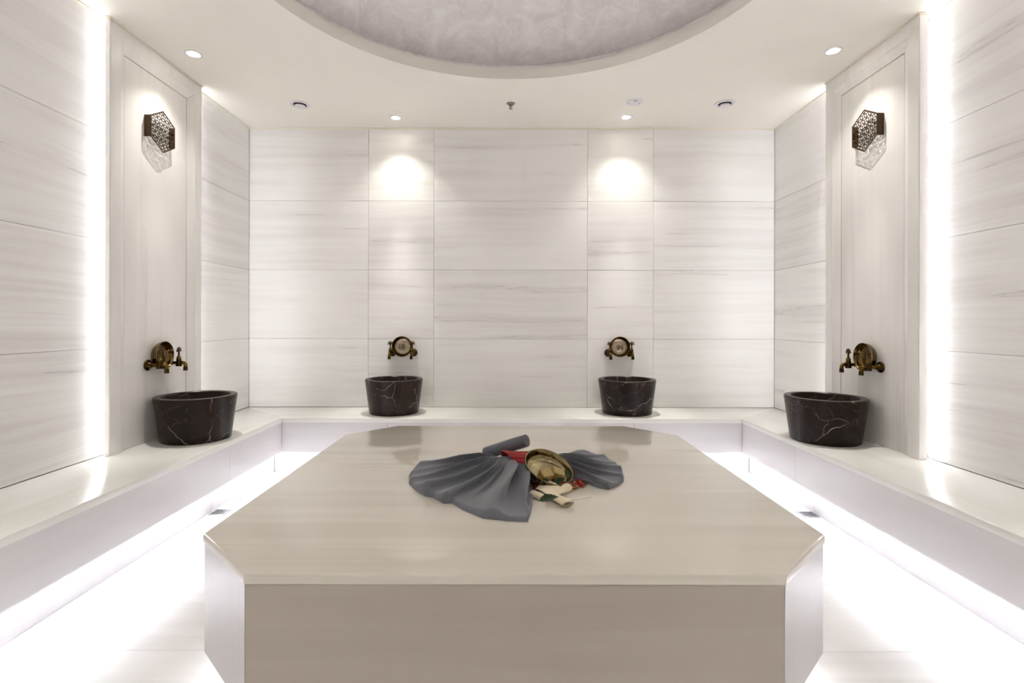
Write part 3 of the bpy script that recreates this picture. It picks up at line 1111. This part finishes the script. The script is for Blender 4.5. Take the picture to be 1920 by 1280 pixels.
LEAN = 0.95
left_rim = [(905, 866), (850, 871), (798, 868), (778, 880), (767, 892), (767, 908), (778, 919), (797, 931), (812, 934), (833, 945), (848, 944), (868, 956),
            (906, 972), (950, 977), (990, 979), (995, 966), (999, 946), (998, 930), (990, 915)]
left_folds = [(0.03, 0.020, 0.008, 0.3), (0.10, 0.022, 0.012, 0.2), (0.20, 0.026, 0.024, 0.35), (0.275, 0.016, 0.012, 0.2), (0.345, 0.022, 0.022, 0.3),
              (0.455, 0.026, 0.026, 0.9), (0.545, 0.022, 0.024, 0.8), (0.62, 0.016, 0.010, 0.1), (0.70, 0.028, 0.038, 0.3), (0.79, 0.020, 0.032, 0.1),
              (0.95, 0.040, 0.022, 0.5)]
fan('left_wing', KX0, left_rim, left_folds, -1)
right_rim = [(1078, 848), (1105, 850), (1128, 856), (1150, 867), (1166, 880), (1171, 893), (1170, 903), (1160, 911), (1143, 918), (1120, 914), (1100, 906), (1085, 896)]
right_folds = [(0.06, 0.035, 0.010, 0.3), (0.20, 0.030, 0.015, 0.4), (0.34, 0.028, 0.016, 0.3), (0.47, 0.030, 0.022, 0.4), (0.61, 0.028, 0.022, 0.4),
               (0.75, 0.030, 0.026, 0.5), (0.90, 0.035, 0.026, 0.7)]
fan('right_wing', KX1, right_rim, right_folds, 1)
# gathered middle of the bow
def gather(u, v):
    th = PI * v
    x = KX0 - 0.004 + (KX1 - KX0 + 0.008) * u
    r = KR * (1 + 0.10 * math.cos(th * 14))
    return (x - towel.location.x, KR * math.cos(th) * 1.05, 0.007 + 0.012 * math.sin(th) + r * math.sin(th))


grid_mesh('gathered_middle', gather, 12, 90, 'terry', towel)

# ------------------------------------------------------------------ rolled grey towel leaning on the bow
def rolled_towel():
    A, B = Vector((-0.089, 2.052, ZT + 0.0275)), Vector((0.068, 1.955, ZT + 0.100))
    ax = (B - A)
    Ln = ax.length
    ax.normalize()
    e1 = ax.cross(Vector((0, 0, 1))).normalized()
    e2 = e1.cross(ax).normalized()
    turns, n = 4.2, 140
    r0, r1, th = 0.0045, 0.0255, 0.0042
    pts = []
    for i in range(n + 1):
        a = 2 * PI * turns * i / n
        pts.append((r0 + (r1 - r0) * i / n, a - 2.4))
    bm = bmesh.new()
    NL = 14
    rows = []
    for k in range(NL + 1):
        f = k / NL
        end = min(f, 1 - f)
        ring_o, ring_i = [], []
        for i, (r, a) in enumerate(pts):
            sc = 1.0 - 0.05 * math.exp(-end / 0.02) + 0.015 * math.sin(9 * f + a)
            push = 0.004 * (1 - i / n) * (1 if f > 0.5 else -1) * (end < 0.01)
            c = A + ax * (Ln * f + push)
            tp = min(1, (n - i) / 6)
            d = e1 * math.cos(a) + e2 * math.sin(a)
            ring_o.append(bm.verts.new(c + d * (r * sc) - Vector((0, 0, 0))))
            ring_i.append(bm.verts.new(c + d * max(0.0005, r * sc - th * (0.4 + 0.6 * tp))))
        rows.append((ring_o, ring_i))
    for (o0, i0), (o1, i1) in zip(rows, rows[1:]):
        for i in range(n):
            bm.faces.new((o0[i], o0[i + 1], o1[i + 1], o1[i]))
            bm.faces.new((i0[i], i1[i], i1[i + 1], i0[i + 1]))
        bm.faces.new((o0[n], i0[n], i1[n], o1[n]))
    for o_, i_ in (rows[0], rows[-1]):
        for i in range(n):
            bm.faces.new((o_[i], i_[i], i_[i + 1], o_[i + 1]))
    o = finish('rolled_towel', bm, 'terry', None, angle=50)
    tag(o, 'small grey towel rolled up tight, leaning on the back of the towel bow', 'towel')


rolled_towel()

# ------------------------------------------------------------------ red striped sash round the bow
sash = tag(empty('striped_sash', (0.07, KY, ZT)), 'red striped cotton sash with fringe tied round the grey towel bow', 'sash')
SR = KR + 0.0215


def sash_f(u, v):
    th = PI * v
    x = -0.097 + 0.167 * u
    pl = 0.0026 * (((v * 11) % 1.0)) * sm(0.02, 0.1, v)
    r = SR + pl + 0.0012 * math.sin(u * 8 + v * 3)
    skew = -0.012 * (u - 0.5)
    return (x + 0.055 * sm(0.35, 0.95, v) * (1 - u), r * 1.04 * math.cos(th) + skew, max(0.002, r * math.sin(th) + 0.004))


cloth = grid_mesh('sash_cloth', sash_f, 40, 132, 'sash', sash, thick=0.003)
for lp_ in cloth.data.uv_layers[0].data:
    lp_.uv = (lp_.uv[0], lp_.uv[1] * 0.59)
# loose end of the sash, drawn round the foot of the bowl
TAIL = [(976, 878, 0.032), (988, 892, 0.022), (1000, 904, 0.014), (1017, 912, 0.010), (1040, 914, 0.009), (1064, 911, 0.009), (1086, 904, 0.008)]
tail_c = resample([P(x, y, ZT + z) for x, y, z in TAIL], 60)


def tail_f(u, v):
    i = min(60, int(round(v * 60)))
    c = tail_c[i]
    w = 0.022 - 0.008 * v
    side = Vector((0.25 * (1 - v), 0.55, 0.55)).normalized()
    p = c + side * ((u - 0.5) * 2 * w) + Vector((0, 0, 0.0015 * math.sin(v * 30 + u * 4)))
    p -= sash.location
    return (p.x, p.y, max(0.0025, p.z))


tail = grid_mesh('sash_tail', tail_f, 24, 60, 'sash', sash, thick=0.0025)
for lp_ in tail.data.uv_layers[0].data:
    lp_.uv = (lp_.uv[0] * 0.7, 0.62 + lp_.uv[1] * 0.37)
rs = random.Random(3)
strands = {k: bmesh.new() for k in ('red', 'gold', 'cream', 'maroon')}
for i in range(210):
    v = 0.40 + 0.60 * (i / 209)
    b = Vector(tail_f(rs.uniform(0.0, 0.75), min(1.0, v)))
    b.z = max(0.004, b.z + rs.uniform(-0.006, 0.006))
    ang = -1.75 + 1.5 * sm(0.45, 1.0, v) + rs.uniform(-0.5, 0.5)
    ln = rs.uniform(0.016, 0.030)
    d = Vector((math.cos(ang), math.sin(ang), 0))
    nrm = Vector((-d.y, d.x, 0)) * rs.uniform(-0.008, 0.008)
    key = rs.choices(['red', 'gold', 'cream', 'maroon'], [2, 4, 4, 3])[0]
    if v > 0.90 or (v < 0.50 and rs.random() < 0.8):
        key = 'red' if rs.random() < 0.85 else 'gold'
    path = [b - d * 0.003, b + d * ln * 0.35 + nrm + Vector((0, 0, 0.004)), b + d * ln * 0.7 + nrm * 0.4, b + d * ln]
    path[-2].z = max(0.003, path[-2].z * 0.6)
    path[-1].z = rs.uniform(0.0022, 0.009)
    tube_bm(path, [0.0013, 0.0018, 0.0018, 0.0010], 6, strands[key])
for k, bm in strands.items():
    o = finish('fringe', bm, 'thread_' + k, sash, smooth=True)
    o['label'] = f'{k} fringe threads at the end of the sash'
    o['kind'] = 'stuff'

# ------------------------------------------------------------------ bronze bowl with soap and leaves
bn = Vector((0.308, -0.395, 0.864)).normalized()
BOWL_R, BOWL_D = 0.0845, 0.035
bzc = 0.0635
bd = F_PX * (CAM_Z - ZT - bzc) / (874 - VPY)
bc = Vector(((1029.9 - VPX) / F_PX * bd, bd, ZT + bzc))
q_rot = Vector((0, 0, 1)).rotation_difference(bn)
base_pt = bc - bn * BOWL_D
bowl = tag(empty('bronze_bowl', base_pt), 'shiny bronze bowl tilted against the red sash, holding two soaps', 'bowl')
bowl.rotation_mode = 'QUATERNION'
bowl.rotation_quaternion = q_rot
R, D = BOWL_R, BOWL_D
prof = [(0, 0), (0.052, 0), (0.066, 0.002), (0.0755, 0.008), (0.0805, 0.018), (R, D), (R + 0.0012, D + 0.001), (R - 0.0008, D + 0.0024), (R - 0.003, D),
        (0.0780, 0.0185), (0.0735, 0.0095), (0.0660, 0.0045), (0.0600, 0.0034)]
finish('bowl_shell', lathe_bm(prof, 72), 'bronze_bowl', bowl, smooth=True)
finish('bowl_floor', lathe_bm([(0.0602, 0.0033), (0.0575, 0.0046), (0.0550, 0.0032), (0.020, 0.0028), (0, 0.0028)], 60), 'bowl_floor', bowl, smooth=True)
B4 = Matrix.LocRotScale(base_pt, q_rot, None)
gdir = (q_rot.inverted() @ Vector((0, 0, -1)))
g2d = Vector((gdir.x, gdir.y)).normalized()      # downhill direction inside the bowl
gperp = Vector((-g2d.y, g2d.x))


def soap(local, rot, size, label):
    bm = bmesh.new()
    bmesh.ops.create_cube(bm, size=1.0)
    bmesh.ops.scale(bm, vec=size, verts=bm.verts)
    bmesh.ops.bevel(bm, geom=list(bm.edges), offset=0.0022, segments=3, affect='EDGES')
    for v in bm.verts:
        v.co += Vector((math.sin(v.co.y * 300), math.sin(v.co.z * 260), math.sin(v.co.x * 280))) * 0.0004
    o = finish('soap_cube', bm, 'soap', None, smooth=False, angle=40)
    o.matrix_world = B4 @ Matrix.Translation(local) @ Matrix.Rotation(rot[2], 4, 'Z') @ Matrix.Rotation(rot[0], 4, 'X') @ Matrix.Rotation(rot[1], 4, 'Y')
    tag(o, label, 'soap', 'olive soap cubes')
    return o


def bl(a, b, z):
    v = g2d * a + gperp * b
    return Vector((v.x, v.y, z))


soap(bl(0.022, -0.027, 0.0235), (0.12, -0.16, 0.55), (0.040, 0.034, 0.034), 'olive beige soap cube in the bronze bowl, the left one')
soap(bl(0.026, 0.024, 0.0200), (-0.05, 0.05, 0.02), (0.042, 0.036, 0.030), 'olive beige soap cube in the bronze bowl, the right one')


def leaf(name_mat4, ln, wd, label, bend=0.12):
    def f(u, v):
        x = (u - 0.5) * ln
        w = wd * math.sin(PI * min(1, max(0, u)) ** 0.85) * (1 - 0.15 * u)
        t = (v - 0.5) * 2
        return (x, t * w * 0.5, 0.10 * wd * abs(t) * math.sin(PI * u) + bend * ln * (math.sin(PI * u) - 0.5) * 0.5 + 0.0008 * math.sin(u * 40) * abs(t))
    t = empty('green_leaf')
    t.matrix_world = name_mat4
    tag(t, label, 'leaf', 'dark green leaves')
    grid_mesh('blade', f, 24, 10, 'leaf', t, thick=0.0006)
    finish('midrib', tube_bm([(x * ln, 0, bend * ln * (math.sin(PI * (x + 0.5)) - 0.5) * 0.5 + 0.0006) for x in (-0.56, -0.4, -0.2, 0, 0.2, 0.4, 0.48)],
                             [0.0009, 0.0009, 0.0008, 0.0007, 0.0006, 0.0004, 0.0003], 6), 'leaf', t, smooth=True)


def in_bowl(local, rz, ry=0.0, rx=0.0):
    return B4 @ Matrix.Translation(local) @ Matrix.Rotation(rz, 4, 'Z') @ Matrix.Rotation(ry, 4, 'Y') @ Matrix.Rotation(rx, 4, 'X')


ga = math.atan2(gperp.y, gperp.x)
leaf(in_bowl(bl(0.044, -0.046, 0.024), ga + 0.6, 0.0, 0.6), 0.046, 0.026, 'dark green leaf in the bronze bowl left of the soaps')
leaf(in_bowl(bl(0.058, 0.004, 0.025), ga + 0.05, 0.0, 0.8), 0.056, 0.024, 'dark green leaf along the lower rim of the bronze bowl')
leaf(in_bowl(bl(0.042, 0.052, 0.028), ga - 0.8, 0.0, 0.8), 0.042, 0.022, 'dark green leaf at the right rim of the bronze bowl')

# ------------------------------------------------------------------ cream ribbon curls
def scroll(p0, p1, r0, r1, label, flat=0.6, turns=1.25, phase=0.4, flap=0.0):
    """loosely rolled strip from p0 to p1 lying on the platform"""
    a, b = Vector(p0), Vector(p1)
    ax = (b - a)
    ax.z = 0
    Ln = ax.length
    ax.normalize()
    side = Vector((-ax.y, ax.x, 0))

    def f(u, v):
        r = r0 + (r1 - r0) * u
        th = phase + 2 * PI * turns * v
        k = 1 - 0.28 * v
        y = math.cos(th) * r * k + flap * (1 - v) ** 2
        z = (math.sin(th) * r * k) * flat + r * flat
        return a + ax * (Ln * u + 0.006 * math.sin(th)) + side * y + Vector((0, 0, max(0.0012, z + 0.0012)))
    c = (a + b) / 2
    c.z = ZT
    g = lambda u, v: f(u, v) - c
    o = grid_mesh('cream_ribbon', g, 14, 54, 'cream', None, thick=0.0016)
    o.location = c
    tag(o, label, 'ribbon', 'cream ribbon curls')
    return o


def S(px, py, z=0.0):
    return P(px, py, ZT + z)


scroll(S(1020, 926), S(1066, 952), 0.017, 0.021, 'cream felt ribbon curl with its open end at the front right', flat=0.50, turns=1.45, phase=-1.2)
scroll(S(1040, 931), S(1064, 922), 0.014, 0.019, 'short cream felt ribbon curl below the fringe', flat=0.72, turns=1.15, phase=2.5)
scroll(S(996, 931), S(1022, 938), 0.017, 0.012, 'cream felt ribbon curl peeping from under the grey towel', flat=0.65, turns=1.2, phase=3.4)
def flat_sheet(u, v):
    a, b, c, d = S(1004, 926), S(1022, 908), S(1032, 943), S(1060, 930)
    p = (a * (1 - u) + b * u) * (1 - v) + (c * (1 - u) + d * u) * v
    q = p - S(1030, 924)
    return (q.x, q.y, 0.010 + 0.012 * math.sin(PI * (0.15 + 0.7 * v)) + 0.004 * u * (1 - v))


o = grid_mesh('cream_ribbon', flat_sheet, 14, 20, 'cream', None, thick=0.0018)
o.location = S(1030, 924)
tag(o, 'flat cream felt ribbon folded below the bronze bowl', 'ribbon', 'cream ribbon curls')
lp = S(1030, 934, 0.033)
leaf(Matrix.Translation(lp) @ Matrix.Rotation(0.35, 4, 'Z') @ Matrix.Rotation(-0.08, 4, 'Y') @ Matrix.Rotation(0.35, 4, 'X'), 0.062, 0.032, 'dark green leaf lying on the cream ribbon curls')
# slim white strip on the platform
a, b = S(1060, 937), S(1110, 932)
d = (b - a).normalized()
n = Vector((-d.y, d.x, 0))
bm = bmesh.new()
top = [a - n * 0.004, a + n * 0.004, b + n * 0.0012, b - n * 0.0012]
c0 = (a + b) / 2
lo = [bm.verts.new(p - c0 + Vector((0, 0, 0.0004))) for p in top]
hi = [bm.verts.new(p - c0 + Vector((0, 0, 0.0022))) for p in top]
bm.faces.new(lo[::-1]); bm.faces.new(hi)
for i in range(4):
    bm.faces.new((lo[i], lo[(i + 1) % 4], hi[(i + 1) % 4], hi[i]))
bmesh.ops.bevel(bm, geom=list(bm.edges), offset=0.0004, segments=1, affect='EDGES')
o = finish('white_stick', bm, 'stick', None, c0)
tag(o, 'slim white pointed stick lying right of the cream ribbons', 'stick')
